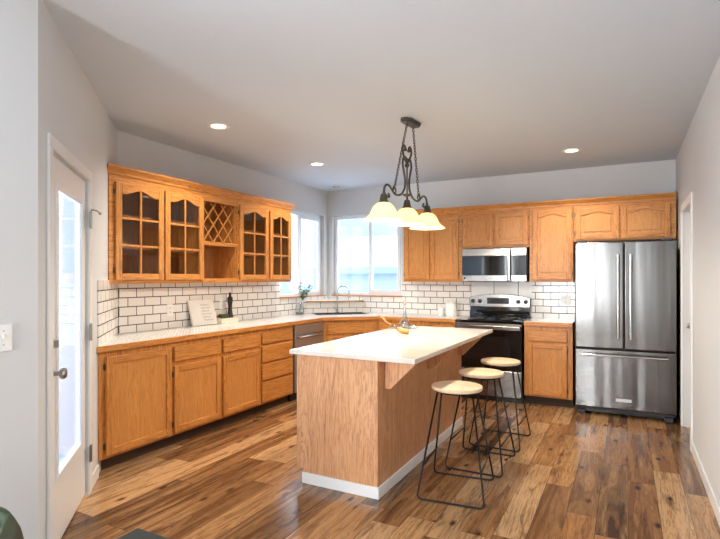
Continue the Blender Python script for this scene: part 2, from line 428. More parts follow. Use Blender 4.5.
for k in range(nsl):
    za = gz0+e+(gz1-gz0-2*e)*k/nsl; zb = gz0+e+(gz1-gz0-2*e)*(k+1)/nsl
    v_ = [bl.bm.verts.new(p) for p in ((gx0+e, .032, za), (gx1-e, .032, za), (gx1-e, .042, zb+.003), (gx0+e, .042, zb+.003))]; bl.bm.faces.new(v_)
bl.build('blind', 'blind', dr)
cs = MB(); cw = .062
cs.box(d0-cw, d0+.004, -.016, -.0005, 0.0005, dh+.004); cs.box(d1-.004, d1+cw, -.016, -.0005, .0005, dh+.004); cs.box(d0-cw, d1+cw, -.016, -.0005, dh+.004, dh+cw+.004)
cs.build('casing', 'white', dr, bevel=.004)
kn = MB(); kx = DX0+.062
kn.lathe([(.032, 0), (.032, -.006), (.012, -.010), (.011, -.035), (.024, -.042), (.029, -.055), (.024, -.068), (.008, -.072)], (kx, .012, .93), 20, 'y')
kn.build('door_handle', 'nickel', dr, 'auto')
db = MB(); db.lathe([(.03, 0), (.03, -.008), (.02, -.014)], (kx, .012, 1.08), 20, 'y'); db.box(kx-.005, kx+.005, -.022, -.001, 1.062, 1.098)
db.build('deadbolt', 'nickel', dr, 'auto')
for z in (1.79, 1.06, .27):
    h = MB(); h.tube([(d1-.003, -.020, z-.055), (d1-.003, -.020, z+.055)], .008, 10)
    h.box(d1-.030, d1+.004, -.0185, -.0135, z-.05, z+.05)
    if z > 1.5: h.tube([(d1-.003, -.02, z+.055), (d1+.0, -.025, z+.068), (d1+.02, -.05, z+.066), (d1+.075, -.06, z+.052)], .005, 8); h.lathe([(.009, 0), (.009, .016)], (d1+.07, -.06, z+.053), 12, 'x')
    h.build('hinge', 'nickel', dr, 'auto')

# ------------------------------------------------------------------ pantry door in the right wall (door_2); local x runs toward -Y
pd = sempty('door_2', (XR, DR1, 0), RIGHT, 'white pantry door recessed in the right wall beside the fridge')
w = DR1-DR0
B(.004, w-.004, .088, .128, .01, DRH-.006).build('door_leaf', 'white', pd, bevel=.002)
c = MB(); cw = .07
c.box(-cw+.004, .004, -.016, -.0005, .0005, DRH); c.box(w-.004, w+cw, -.016, -.0005, .0005, DRH); c.box(-cw+.004, w+cw, -.016, -.0005, DRH, DRH+cw)
c.build('casing', 'white', pd, bevel=.004)
k = MB(); k.lathe([(.03, .088), (.03, .08), (.012, .076), (.011, .055), (.022, .048), (.027, .038), (.02, .026), (.006, .024)], (.075, 0, .965), 20, 'y')
k.build('door_handle', 'nickel', pd, 'auto')

# ------------------------------------------------------------------ baseboards
bb = MB(); bb.box(d1+.0635, 1.345, -.013, -.0005, .0005, .09); bb.box(.002, d0-.0635, -.013, -.0005, .0005, .09)
o = struct(bb.build('baseboard_diagonal', 'white', bevel=.004)); o.location = wd_root; o.rotation_euler = (0, 0, DIAG)
struct(B(XR-.013, XR-.0005, -9.85, DR0-.072, .0005, .09).build('baseboard_right', 'white', bevel=.004))
struct(B(XN+.0005, XN+.013, -9.85, YN-.012, .0005, .09).build('baseboard_near', 'white', bevel=.004))

# ------------------------------------------------------------------ tiled backsplash
ZC = .925        # wall counter height
ZU = 1.366       # bottom of upper cabinets
tl = MB(); tl.box(0, 2.33, -.010, -.0005, ZC+.001, ZU-.002); tl.box(2.33, 3.535, -.010, -.0005, ZC+.001, WZ0-.002)
o = struct(tl.build('trim_1', 'subway')); o.location = (0, YC+.012, 0); o.rotation_euler = (0, 0, LEFT)
tb = MB(); tb.box(.012, 1.355, -.010, -.0005, ZC+.001, WZ0-.002); tb.box(1.202, 1.355, -.010, -.0005, WZ0-.002, ZU-.002); tb.box(1.355, 2.172, -.010, -.0005, ZC+.001, ZU-.002); tb.box(2.928, 3.46, -.010, -.0005, ZC+.001, ZU-.002)
struct(tb.build('trim_2', 'subway'))
o = struct(B(0, .756, -.010, -.0005, .001, .439).build('trim_3', 'square_tile')); o.location = (2.172, 0, ZC+.002)
td = MB(); td.box(LD-.88, LD-.014, -.010, -.0005, ZC+.001, ZU+.03)
o = struct(td.build('trim_4', 'subway')); o.location = wd_root; o.rotation_euler = (0, 0, DIAG)
# raised tiled ledge across the corner behind the sink
lg = MB(); lg.prism([(.012, -.012), (.012, -.585), (.585, -.012)], ZC+.001, 1.075)
lo = struct(lg.build('trim_5', 'ledge_tile')); 
lo.location = (0, 0, 0)
def ledge_tile_fix():
    # tile pattern follows the diagonal face: rotate the object so its local x runs along the face
    me = lo.data; rot = Matrix.Rotation(-PI/4, 4, 'Z'); me.transform(rot); lo.rotation_euler = (0, 0, PI/4)
ledge_tile_fix()
lt = MB(); lt.prism([(.012, -.012), (.012, -.602), (.602, -.012)], 1.0755, 1.098)
struct(lt.build('trim_6', 'white_cer', bevel=.003))
le = MB(); le.tube([(.018, -.606, 1.084), (.606, -.018, 1.084)], .009, 8)
struct(le.build('trim_7', 'oak_h', smooth=True))

# ------------------------------------------------------------------ cabinet doors
def rect_frame(x0, x1, z0, z1, st, y0, y1):
    m = MB()
    m.box(x0, x0+st, y0, y1, z0, z1); m.box(x1-st, x1, y0, y1, z0, z1)
    m.box(x0+st, x1-st, y0, y1, z0, z0+st, 1); m.box(x0+st, x1-st, y0, y1, z1-st, z1, 1)
    return m
def arch(x0, x1, zt, rise, n=20):
    """cathedral curve: flat shoulders, S up to a soft middle crown"""
    pts = []
    for i in range(n+1):
        t = i/n; u = abs(2*t-1)
        h = 0 if u > .86 else (.5+.5*math.cos(PI*u/.86))**1.0
        pts.append((x0+(x1-x0)*t, zt-rise+rise*h))
    return pts
def arch_frame(x0, x1, z0, z1, st, y0, y1, rise, top):
    xi0, xi1 = x0+st, x1-st
    a = arch(xi0, xi1, z1-top, rise); n = len(a)//2
    mid = a[n]
    m = MB()
    m.box(x0, xi0, y0, y1, z0, z1); m.box(xi1, x1, y0, y1, z0, z1); m.box(xi0, xi1, y0, y1, z0, z0+st, 1)
    m.prism(a+[(xi1, z1), (xi0, z1)], y0, y1, 'y', 1)
    return m, a
def hinges(door, x, zs, y):
    for z in zs:
        h = MB(); h.tube([(x, y-.004, z-.024), (x, y-.004, z+.024)], .0045, 8); h.box(x-.010, x+.002, y-.003, y+.003, z-.02, z+.02)
        h.build('hinge', 'bronze', door)
def flat_door(root, x0, x1, z0, z1, y, hinge='l', st=.052):
    d = rect_frame(x0, x1, z0, z1, st, y-.027, y-.001).build('door', ('oak_v', 'oak_h'), root, bevel=.004)
    p = MB(); p.box(x0+st-.006, x1-st+.006, y-.014, y-.003, z0+st-.006, z1-st+.006)
    p.build('panel', 'oak_panel', d)
    hinges(d, x0-.003 if hinge == 'l' else x1+.003, (z0+.07, z1-.07), y-.006)
    return d
def raised_door(root, x0, x1, z0, z1, y, hinge='l', st=.055, rise=.035):
    m, a = arch_frame(x0, x1, z0, z1, st, y-.02, y-.001, rise, st*.8)
    d = m.build('door', ('oak_v', 'oak_h'), root, bevel=.004)
    p = MB(); p.box(x0+st-.008, x1-st+.008, y-.008, y-.003, z0+st-.008, z1-.03)
    g = .028; b = arch(x0+st+g, x1-st-g, z1-st*.8-g*.8, rise*.9)
    p.prism([(x0+st+g, z0+st+g), (x1-st-g, z0+st+g)]+b[::-1], y-.0155, y-.004, 'y')
    p.build('panel', 'oak_panel', d, bevel=.006, seg=2)
    hinges(d, x0-.003 if hinge == 'l' else x1+.003, (z0+.07, z1-.07), y-.006)
    return d
def glass_door(root, x0, x1, z0, z1, y, hinge='l', st=.055, rise=.042):
    m, a = arch_frame(x0, x1, z0, z1, st, y-.022, y-.001, rise, st*.9)
    d = m.build('door', ('oak_v', 'oak_h'), root, bevel=.004)
    xm = (x0+x1)/2; zi0 = z0+st; zi1 = z1-st*.9
    mu = MB(); mu.box(xm-.009, xm+.009, y-.019, y-.006, zi0, zi1+.004)
    H3 = (zi1-rise*.5-zi0)/3
    for k in (1, 2):
        z = zi0+H3*k+.006; mu.box(x0+st, xm-.009, y-.0185, y-.0065, z-.009, z+.009); mu.box(xm+.009, x1-st, y-.0185, y-.0065, z-.009, z+.009)
    mu.build('muntin', 'oak_v', d, bevel=.002)
    B(x0+st-.006, x1-st+.006, y-.0055, y-.0025, zi0-.006, zi1+.006).build('pane', 'cab_glass', d)
    hinges(d, x0-.003 if hinge == 'l' else x1+.003, (z0+.08, z1-.08), y-.006)
    return d
def drawer(root, x0, x1, z0, z1, y):
    m = MB(); m.box(x0, x1, y-.027, y-.001, z0, z1)
    return m.build('drawer', 'oak_h', root, bevel=.007, seg=3)

# ------------------------------------------------------------------ base cabinets
ZB = ZC-.042     # top of cabinet boxes
BD = .61; TK = .10
def base_cab(name, label, loc, rot, w, foot=None, group='oak base cabinets'):
    r = thing(name, label, 'cabinet', loc, rot, group)
    if foot is None:
        B(.001, w-.001, -BD, -.013, TK, ZB).build('body', 'oak_v', r, bevel=.002)
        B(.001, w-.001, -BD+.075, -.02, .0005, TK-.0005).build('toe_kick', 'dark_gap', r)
    else:
        MB().prism(foot, TK, ZB).build('body', 'oak_v', r, bevel=.002)
        f2 = [(max(x, 0) , y) for x, y in foot]
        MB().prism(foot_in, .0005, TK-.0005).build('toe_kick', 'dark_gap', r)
    return r
# left run, local x = world y - YC... built from world y values
def ly(y, y0): return y-y0
# cabinet with one tall door beside the diagonal wall; local origin at (0, -3.50)
y0 = -4.165
foot = [(.012-.665+.665, -.0)]
# footprint in local coords (x = y - y0, y = -X): clipped along the diagonal wall
L1 = -3.498-y0
def diag_x(X): return (YC-X+.004)-y0      # local x of the diagonal wall at world X
foot = [(diag_x(.013), -.013), (L1, -.013), (L1, -BD), (diag_x(BD), -BD)]
foot_in = [(diag_x(.02), -.02), (L1, -.02), (L1, -BD+.075), (diag_x(BD-.075), -BD+.075)]
r = base_cab('base_cabinet', 'oak base cabinet with one tall door and no drawer, against the angled door wall', (0, y0, 0), LEFT, L1, foot)
flat_door(r, -4.106-y0, -3.515-y0, .125, .838, -BD, 'l')
# double cabinet
y0 = -3.497; wdt = 1.135
r = base_cab('base_cabinet', 'wide oak base cabinet with two drawers over two doors, under the white plaque', (0, y0, 0), LEFT, wdt)
drawer(r, -3.482-y0, -2.942-y0, .715, .842, -BD); drawer(r, -2.905-y0, -2.372-y0, .715, .842, -BD)
flat_door(r, -3.482-y0, -2.942-y0, .125, .680, -BD, 'l'); flat_door(r, -2.905-y0, -2.372-y0, .125, .680, -BD, 'r')
# drawer stack
y0 = -2.361; wdt = .596
r = base_cab('base_cabinet', 'narrow oak base cabinet with a stack of four drawers, left of the dishwasher', (0, y0, 0), LEFT, wdt)
for a, b in ((.728, .842), (.537, .706), (.352, .515), (.125, .33)): drawer(r, -2.335-y0, -1.80-y0, a, b, -BD)
# corner sink cabinet (diagonal front) as one prism
Xf = 1.125
sk = thing('sink_cabinet', 'oak corner cabinet with diagonal front below the kitchen sink', 'cabinet', (.61, -1.125, 0), SINK, 'oak base cabinets')
def to_sink(X, Y):
    dx, dy = X-.61, Y+1.125; return ((dx+dy)*q, (-dx+dy)*q)
fp = [(.61, -1.125), (Xf, -.61), (Xf, -.013), (.013, -.013), (.013, -1.125)]
MB().prism([to_sink(*p) for p in fp], TK, ZB).build('body', 'oak_v', sk, bevel=.002)
fpi = [(.56, -1.06), (1.06, -.56), (1.06, -.03), (.03, -.03), (.03, -1.06)]
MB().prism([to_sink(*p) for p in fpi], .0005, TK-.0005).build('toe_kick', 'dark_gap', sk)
Ls = (Xf-.61)*math.sqrt(2)
drawer(sk, .06, Ls-.06, .715, .842, 0)
flat_door(sk, .06, Ls/2-.012, .125, .68, 0, 'l'); flat_door(sk, Ls/2+.012, Ls-.06, .125, .68, 0, 'r')
# back run left of the range (mostly behind the island)
x0 = 1.127; wdt = 1.032
r = base_cab('base_cabinet', 'oak base cabinet between the sink corner and the stove, mostly hidden by the island', (x0, 0, 0), 0, wdt)
for k in range(2):
    a = .03+k*.5; drawer(r, a, a+.47, .715, .842, -BD); flat_door(r, a, a+.47, .125, .68, -BD, 'l' if k == 0 else 'r')
# right of the range
x0 = 2.94; wdt = .505
r = base_cab('base_cabinet', 'small oak base cabinet with one drawer over one door, between stove and fridge', (x0, 0, 0), 0, wdt)
drawer(r, .04, .45, .715, .835, -BD); flat_door(r, .04, .45, .125, .69, -BD, 'r')

# ------------------------------------------------------------------ wall counters
cl = thing('countertop', 'long white mosaic countertop with oak edge, from the angled door wall round to the stove', 'countertop', (0, 0, 0))
edge_x = .65
def dw(X): return YC-X+.004
kA = (edge_x-.022, -1.125-.017); 
E0 = edge_x-.022
pts = [(.0115, dw(.0115)), (E0, dw(E0)), (E0, -1.150), (1.142, -E0), (2.158, -E0), (2.158, -.0115), (.0115, -.0115)]
# the sink opening is cut with two prisms: outer slab split around a rotated rectangle
sc_ = Vector((.485, -.485)); ux = Vector((q, q)); uy = Vector((-q, q))
def sp_(a, b): v = sc_+ux*a+uy*b; return (v.x, v.y)
SW, SDp = .36, .185
sA = [sp_(-SW, -SDp), sp_(SW, -SDp), sp_(SW, SDp), sp_(-SW, SDp)]
m = MB()
z0, z1 = ZC-.04, ZC
# left run piece, right run piece, front and back of the sink
pL = (0.0115, -1.150)
m.prism([(.0115, dw(.0115)), (E0, dw(E0)), (E0, -1.150), sA[0], sA[3], (.0115, -.76)], z0, z1)
m.prism([(E0, -1.150), (1.142, -E0), sA[1], sA[0]], z0, z1)
m.prism([(1.142, -E0), (2.158, -E0), (2.158, -.0115), (.76, -.0115), sA[2], sA[1]], z0, z1)
m.prism([(.0115, -.76), sA[3], sA[2], (.76, -.0115), (.0115, -.0115)], z0, z1)
m.build('worktop', 'counter', cl)
e = MB(); g = .0005
def off(p, d): return (p[0]+d[0], p[1]+d[1])
t = .022
e.prism([(E0+g, dw(E0+g)), (E0+t, dw(E0+t)), (E0+t, -1.150-t*.414), (E0+g, -1.150)], z0-.002, z1+.001)
e.prism([(E0+g, -1.150), (E0+t, -1.150-t*.414), (1.142+t*.414, -E0-t), (1.142, -E0-g)], z0-.002, z1+.001)
e.prism([(1.142, -E0-g), (1.142+t*.414, -E0-t), (2.158, -E0-t), (2.158, -E0-g)], z0-.002, z1+.001)
e.build('edge_trim', 'oak_h', cl, bevel=.003)
cr = thing('countertop', 'short white countertop with oak front edge between stove and fridge', 'countertop', (2.94, 0, 0))
B(.001, .505, -E0, -.0115, z0, z1+.006).build('worktop', 'quartz', cr, bevel=.002)
B(.001, .505, -E0-t, -E0-g, z0-.002, z1+.001).build('edge_trim', 'oak_h', cr, bevel=.003)

# sink + faucet
sk2 = thing('sink', 'stainless steel sink set diagonally into the corner counter', 'sink', (sc_.x, sc_.y, ZC), SINK)
m = MB(); a, b = SW-.006, SDp-.006
m.box(-a, a, -b, b, -.036, -.034)
for x in (-a, a-.004): m.box(x, x+.004, -b, b, -.034, .0)
for y in (-b, b-.004): m.box(-a+.004, a-.004, y, y+.004, -.034, .0)
m.build('basin', 'steel_h', sk2)
m = MB(); a2, b2 = SW+.012, SDp+.012
m.box(-a2, a2, -b2, -b+.004, .0008, .005); m.box(-a2, a2, b-.004, b2, .0008, .005); m.box(-a2, -a+.004, -b+.004, b-.004, .0008, .005); m.box(a-.004, a2, -b+.004, b-.004, .0008, .005)
m.build('rim', 'steel_h', sk2, bevel=.002)
fl = Vector((.335, -.300))
fc = thing('faucet', 'chrome gooseneck faucet standing behind the corner sink', 'faucet', (fl.x, fl.y, ZC+.001), math.radians(20))
m = MB(); m.lathe([(.028, 0), (.028, .008), (.019, .014), (.017, .05), (.0125, .055)], seg=20)
m.build('base', 'chrome', fc, 'auto')
p = [(0, 0, .05)]+[(0, 0, .05+.03*k) for k in range(1, 9)]
for k in range(1, 15):
    an = PI*1.08*k/14; p.append((.085-.085*math.cos(an), 0, .29+.085*math.sin(an)))
p.append((p[-1][0]+.006, 0, p[-1][2]-.03))
MB().tube(p, .0105, 12).build('spout', 'chrome', fc, True)
x, z = p[-1][0], p[-1][2]
MB().tube([(x-.001, 0, z+.012), (x+.004, 0, z-.03)], .015, 12).build('spray_head', 'chrome', fc, 'auto')
MB().tube([(0, -.012, .035), (-.02, -.04, .05), (-.045, -.06, .085)], [.008, .006, .005], 10).build('lever', 'chrome', fc, True)

# ------------------------------------------------------------------ upper cabinets
def upper_shell(r, x0, x1, z0, z1, d, openings, shelves=(), inside='oak_inside', body='oak_v', back=.013):
    """open box with a face frame; openings are (xa, xb, za, zb) holes in the face"""
    m = MB()
    m.box(x0, x0+.016, -d, -back, z0, z1); m.box(x1-.016, x1, -d, -back, z0, z1)
    m.box(x0+.016, x1-.016, -d, -back, z0, z0+.016); m.box(x0+.016, x1-.016, -d, -back, z1-.016, z1)
    m.build('body', body, r)
    B(x0+.016, x1-.016, -back-.006, -back, z0+.016, z1-.016).build('back_panel', inside, r)
    xs = sorted(set([x0, x1]+[v for o in openings for v in o[:2]])); f = MB()
    for a, b in zip(xs, xs[1:]):
        hs = sorted([(o[2], o[3]) for o in openings if o[0] <= a+1e-6 and o[1] >= b-1e-6]); z = z0
        for h in hs:
            if h[0] > z+1e-6: f.box(a, b, -d-.02, -d-.0005, z, h[0])
            z = h[1]
        if z1 > z+1e-6: f.box(a, b, -d-.02, -d-.0005, z, z1)
    f.build('face_frame', 'oak_h', r)
    for z in shelves: B(x0+.017, x1-.017, -d+.03, -back-.007, z-.009, z+.009).build('shelf', inside, r)
FD = .31; FY = -FD-.02
Z0, Z1 = ZU, 2.262
DZ0, DZ1 = 1.395, 2.185
# left wall: three units, local x = y - y0
y0 = -3.868; c1 = thing('upper_cabinet', 'upper oak cabinet with two glass doors, at the near end by the angled wall', 'cabinet', (0, y0, 0), LEFT, 'glazed oak wall cabinets')
a, b = -2.862, 0
w = a-y0
m = MB()
upper_shell(c1, .0, w, Z0, Z1, FD, [(-3.79-y0, -3.375-y0, 1.42, 2.16), (-3.30-y0, -2.895-y0, 1.42, 2.16)], (1.665, 1.93))
glass_door(c1, -3.818-y0, -3.345-y0, DZ0, DZ1, FY, 'l'); glass_door(c1, -3.328-y0, -2.870-y0, DZ0, DZ1, FY, 'l')
# the wine rack unit
y0 = -2.860; w = .492
c2 = thing('upper_cabinet', 'open oak wall cabinet with diamond lattice wine rack between the glass doors', 'cabinet', (0, y0, 0), LEFT, 'glazed oak wall cabinets')
oz0, oz1, mz = 1.41, 2.165, 1.755
upper_shell(c2, .0, w, Z0, Z1, FD, [(.012, w-.012, oz0, mz-.018), (.012, w-.012, mz+.018, oz1)], (mz-.01,))
lat = MB(); xa, xb, za, zb = .017, w-.017, mz+.019, oz1-.001
def lattice(m, sgn):
    step = .155
    for k in range(-6, 8):
        # line z - za = sgn*(x - c) clipped to the opening
        c_ = xa+k*step*.9+.02
        pts = []
        for x in (xa, xb):
            z = za+sgn*(x-c_)*1.25
            pts.append((x, z))
        (x1_, z1_), (x2_, z2_) = pts
        if z2_ < z1_: (x1_, z1_), (x2_, z2_) = (x2_, z2_), (x1_, z1_)
        if z2_ <= za+.02 or z1_ >= zb-.02: continue
        def at(z): f = (z-z1_)/(z2_-z1_); return (x1_+(x2_-x1_)*f, z)
        A = at(za) if z1_ < za else (x1_, z1_); C = at(zb) if z2_ > zb else (x2_, z2_)
        dx, dz = C[0]-A[0], C[1]-A[1]; L = math.hypot(dx, dz)
        if L < .05: continue
        nx, nz = -dz/L*.006, dx/L*.006
        yy = -FD+.012 if sgn > 0 else -FD+.020
        m.prism([(A[0]+nx, A[1]+nz), (A[0]-nx, A[1]-nz), (C[0]-nx, C[1]-nz), (C[0]+nx, C[1]+nz)], yy, yy+.0075, 'y')
lattice(lat, 1); lattice(lat, -1)
lat.build('wine_lattice', 'oak_v', c2)
# far unit
y0 = -2.366; w = .95
c3 = thing('upper_cabinet', 'upper oak cabinet with two glass doors, at the far end next to the window', 'cabinet', (0, y0, 0), LEFT, 'glazed oak wall cabinets')
upper_shell(c3, .0, w, Z0, Z1, FD, [(-2.33-y0, -1.90-y0, 1.42, 2.16), (-1.815-y0, -1.45-y0, 1.42, 2.16)], (1.665, 1.93))
glass_door(c3, -2.352-y0, -1.870-y0, DZ0, DZ1, FY, 'l'); glass_door(c3, -1.838-y0, -1.428-y0, DZ0, DZ1, FY, 'r')
# crown moulding on the left run: profile in (depth, z)
def crown(name, label, loc, rot, L, rets=(0, 0), dz=0):
    Z1 = globals()['Z1']+dz
    t = thing(name, label, 'crown moulding', loc, rot, 'oak crown mouldings')
    f = FY-.001
    prof = [(f, Z1-.022), (f-.006, Z1-.022), (f-.010, Z1-.002), (f-.022, Z1+.014), (f-.036, Z1+.032), (f-.040, Z1+.036), (f-.040, Z1+.048), (f, Z1+.048)]
    MB().prism(prof, -rets[0], L+rets[1], 'x').build('front_moulding', 'oak_h', t, bevel=.002)
    if rets[1]:
        MB().prism([(-.02, 0), (FY-.001, 0), (FY-.001, rets[1]), (-.02, rets[1])] and [(L+.001, FY), (L+.03, FY), (L+.03, -.014), (L+.001, -.014)], Z1+.0, Z1+.047).build('return_moulding', 'oak_h', t)
    return t
crown('crown_moulding', 'oak crown moulding along the top of the glass-door cabinets', (0, -3.885, 0), LEFT, 2.469, (.015, .035))
# back wall uppers
def wallcab(label, x0, x1, z0, doors, rise=.035):
    r = thing('upper_cabinet', label, 'cabinet', (x0, 0, 0), 0, 'oak wall cabinets by the stove')
    B(.001, x1-x0-.001, -FD, -.013, z0, Z1).build('body', 'oak_v', r, bevel=.002)
    B(.001, x1-x0-.001, FY, -FD-.0005, z0, Z1).build('face_frame', 'oak_h', r)
    for a, b, c_, d_, hg in doors: raised_door(r, a-x0, b-x0, c_, d_, FY, hg, rise=rise)
    return r
wallcab('tall oak wall cabinet with two arched doors right of the window, behind the lamp', 1.362, 2.150, ZU, [(1.384, 1.722, DZ0, 2.19, 'l'), (1.742, 2.108, DZ0, 2.19, 'r')])
wallcab('short oak wall cabinet with two doors directly above the microwave', 2.152, 2.950, 1.778, [(2.160, 2.532, 1.805, 2.19, 'l'), (2.560, 2.936, 1.805, 2.19, 'r')], .012)
wallcab('tall oak wall cabinet with a single arched door between microwave and fridge', 2.952, 3.426, ZU, [(2.99, 3.412, DZ0, 2.19, 'r')])
wallcab('low oak wall cabinet with two arched doors above the fridge', 3.428, 4.412, 1.822, [(3.450, 3.885, 1.842, 2.19, 'l'), (3.903, 4.36, 1.842, 2.19, 'r')])
crown('crown_moulding', 'oak crown moulding along the cabinets above stove and fridge', (1.362, 0, 0), 0, 3.05, (.03, .0), -.014)

# ------------------------------------------------------------------ dishwasher
dwr = thing('dishwasher', 'stainless dishwasher under the counter between the drawers and the corner sink', 'dishwasher', (0, -1.757, 0), LEFT)
B(.002, .618, -BD+.02, -.02, .1, ZB-.004).build('body', 'grey_body', dwr)
B(.004, .616, -BD-.024, -BD+.018, .11, .755).build('door', 'steel_soft', dwr, bevel=.004)
B(.004, .616, -BD-.026, -BD+.018, .760, ZB-.006).build('control_panel', 'steel_soft', dwr, bevel=.004)
m = MB(); m.tube([(.05, -BD-.026, .735), (.05, -BD-.055, .735), (.57, -BD-.055, .735), (.57, -BD-.026, .735)], .010, 10); m.build('handle', 'chrome', dwr, 'auto')
B(.02, .6, -BD+.06, -BD+.1, .0005, .098).build('toe_kick', 'black_plastic', dwr)

# ------------------------------------------------------------------ range
rg = thing('stove', 'black and stainless electric range between the base cabinets', 'stove', (2.164, 0, 0))
RW = .762; a = .006; bx = RW-.006
B(a, bx, -.625, -.02, .03, .895).build('body', 'black_plastic', rg, bevel=.003)
B(a-.002, bx+.002, -.655, -.02, .897, .924).build('cooktop', 'black_glass', rg, bevel=.005)
for bx_, by_, rr in ((.20, -.47, .095), (.56, -.47, .075), (.20, -.20, .075), (.56, -.20, .095)):
    m = MB(); m.lathe([(rr*1.18, .0005), (rr*1.2, .005), (rr*1.08, .004), (rr*.9, .0015)], (bx_, by_, .924), 28)
    bn = m.build('burner', 'chrome', rg, 'auto')
    p = []
    for k in range(90):
        f = k/89; an = f*2*PI*3.5; r_ = .018+(rr-.018)*f; p.append((bx_+r_*math.cos(an), by_+r_*math.sin(an), .935))
    MB().tube(p, .0055, 6).build('coil', 'coil', bn, True)
B(a, bx, -.668, -.627, .372, .852).build('oven_door', 'black_glass', rg, bevel=.006)
B(.13, RW-.13, -.6695, -.6685, .47, .74).build('oven_window', 'display', rg)
B(a, bx, -.660, -.627, .858, .893).build('front_rail', 'steel_h', rg, bevel=.004)
m = MB(); m.box(.012, RW-.012, -.715, -.695, .822, .872); m.box(.04, .07, -.696, -.667, .838, .862); m.box(RW-.07, RW-.04, -.696, -.667, .838, .862)
m.build('oven_handle', 'steel_h', rg, bevel=.006, seg=3)
B(a, bx, -.665, -.627, .065, .36).build('storage_drawer', 'steel_h', rg, bevel=.005)
B(.03, RW-.03, -.60, -.56, .0005, .03).build('foot_panel', 'black_plastic', rg)
# backguard
m = MB(); m.box(a+.008, bx-.008, -.070, -.012, .9245, 1.0495); bgd = m.build('backguard_lower', 'black_glass', rg, bevel=.003)
n = 16; top = [(a+(bx-a)*k/n, 1.168+.045*(1-abs(2*k/n-1)**2.4)) for k in range(n+1)]
m = MB(); m.prism([(a, 1.050), (bx, 1.050)]+top[::-1], -.085, -.012, 'y'); m.build('control_panel', 'steel_h', rg, bevel=.005)
B(.235, .505, -.0872, -.0855, 1.090, 1.166).build('display', 'display', rg)
for kx in (.055, .145, RW-.145, RW-.055):
    m = MB(); m.lathe([(.026, 0), (.026, -.006), (.021, -.008), (.019, -.028), (.015, -.031)], (kx, -.0855, 1.122), 20, 'y'); m.box(kx-.003, kx+.003, -.1195, -.116, 1.105, 1.139)
    m.build('knob', 'black_plastic', rg, 'auto')

# ------------------------------------------------------------------ microwave
mw = thing('microwave', 'stainless over-the-range microwave with dark window below the short cabinet', 'microwave', (2.168, 0, 0))
mz0, mz1, mW = 1.372, 1.768, .766
B(.001, mW-.001, -.375, -.013, mz0, mz1).build('body', 'grey_body', mw, bevel=.002)
dv = .548
B(.002, dv-.003, -.41, -.3755, mz0+.002, mz0+.075).build('lower_band', 'steel_h', mw, bevel=.003)
B(.002, dv-.003, -.41, -.3755, mz1-.088, mz1-.002).build('upper_band', 'steel_h', mw, bevel=.003)
B(.002, dv-.003, -.408, -.3755, mz0+.076, mz1-.089).build('door_window', 'black_glass', mw, bevel=.002)
B(dv+.044, mW-.002, -.408, -.3755, mz0+.076, mz1-.089).build('keypad', 'black_glass', mw, bevel=.002)
B(dv+.044, mW-.002, -.41, -.3755, mz0+.002, mz0+.075).build('keypad_band', 'steel_h', mw, bevel=.003); B(dv+.044, mW-.002, -.41, -.3755, mz1-.088, mz1-.002).build('keypad_band', 'steel_h', mw, bevel=.003)
m = MB(); m.box(dv+.001, dv+.040, -.392, -.3755, mz0+.004, mz1-.004); m.box(dv+.006, dv+.034, -.44, -.425, mz0+.012, mz1-.012); m.box(dv+.008, dv+.032, -.426, -.391, mz0+.02, mz0+.05); m.box(dv+.008, dv+.032, -.426, -.391, mz1-.05, mz1-.02)
m.build('handle', 'steel_h', mw, bevel=.004)
m = MB(); m.lathe([(.013, 0), (.013, -.002)], (.035, -.41, mz0+.038), 20, 'y'); m.build('round_logo', 'grey_body', mw)
B(.06, mW-.06, -.36, -.06, mz0-.006, mz0-.0005).build('vent_grille', 'grey_body', mw)

# ------------------------------------------------------------------ fridge
fg = thing('fridge', 'stainless french door refrigerator with bottom freezer drawer in the right corner', 'refrigerator', (3.474, 0, 0))
FW = .912; FYf = -.755
B(.004, FW-.004, -.685, -.03, .045, 1.765).build('body', 'grey_body', fg, bevel=.004)
dsplit = .459
for x0_, x1_, hx in ((.002, dsplit-.003, dsplit-.066), (dsplit+.003, FW-.002, dsplit+.046)):
    d = B(x0_, x1_, FYf, -.690, .692, 1.782).build('door', 'steel_v', fg, bevel=.012, seg=4)
    m = MB(); m.tube([(hx+.010, FYf-.052, .80), (hx+.010, FYf-.052, 1.652)], .0125, 14)
    for zz in (.835, 1.617): m.tube([(hx+.010, FYf+.002, zz), (hx+.010, FYf-.05, zz)], .009, 10)
    m.build('handle', 'chrome', d, 'auto')
d = B(.002, FW-.002, FYf, -.690, .082, .682).build('freezer_drawer', 'steel_v', fg, bevel=.012, seg=4)
m = MB(); m.tube([(.075, FYf-.052, .628), (FW-.075, FYf-.052, .628)], .0125, 14)
for xx in (.11, FW-.11): m.tube([(xx, FYf+.002, .628), (xx, FYf-.05, .628)], .009, 10)
m.build('handle', 'chrome', d, 'auto')
bdg = B(.385, .525, FYf-.003, FYf+.001, .165, .195).build('badge', 'badge', d, bevel=.001)
B(.02, FW-.02, -.67, -.62, .02, .078).build('kick_grille', 'black_plastic', fg)
for xx in (.03, FW-.10): B(xx, xx+.07, -.73, -.60, .001, .044).build('foot', 'grey_body', fg, bevel=.005)
for xx in (.03, FW-.12): B(xx, xx+.09, -.74, -.62, 1.7825, 1.80).build('hinge_cover', 'grey_body', fg, bevel=.004)

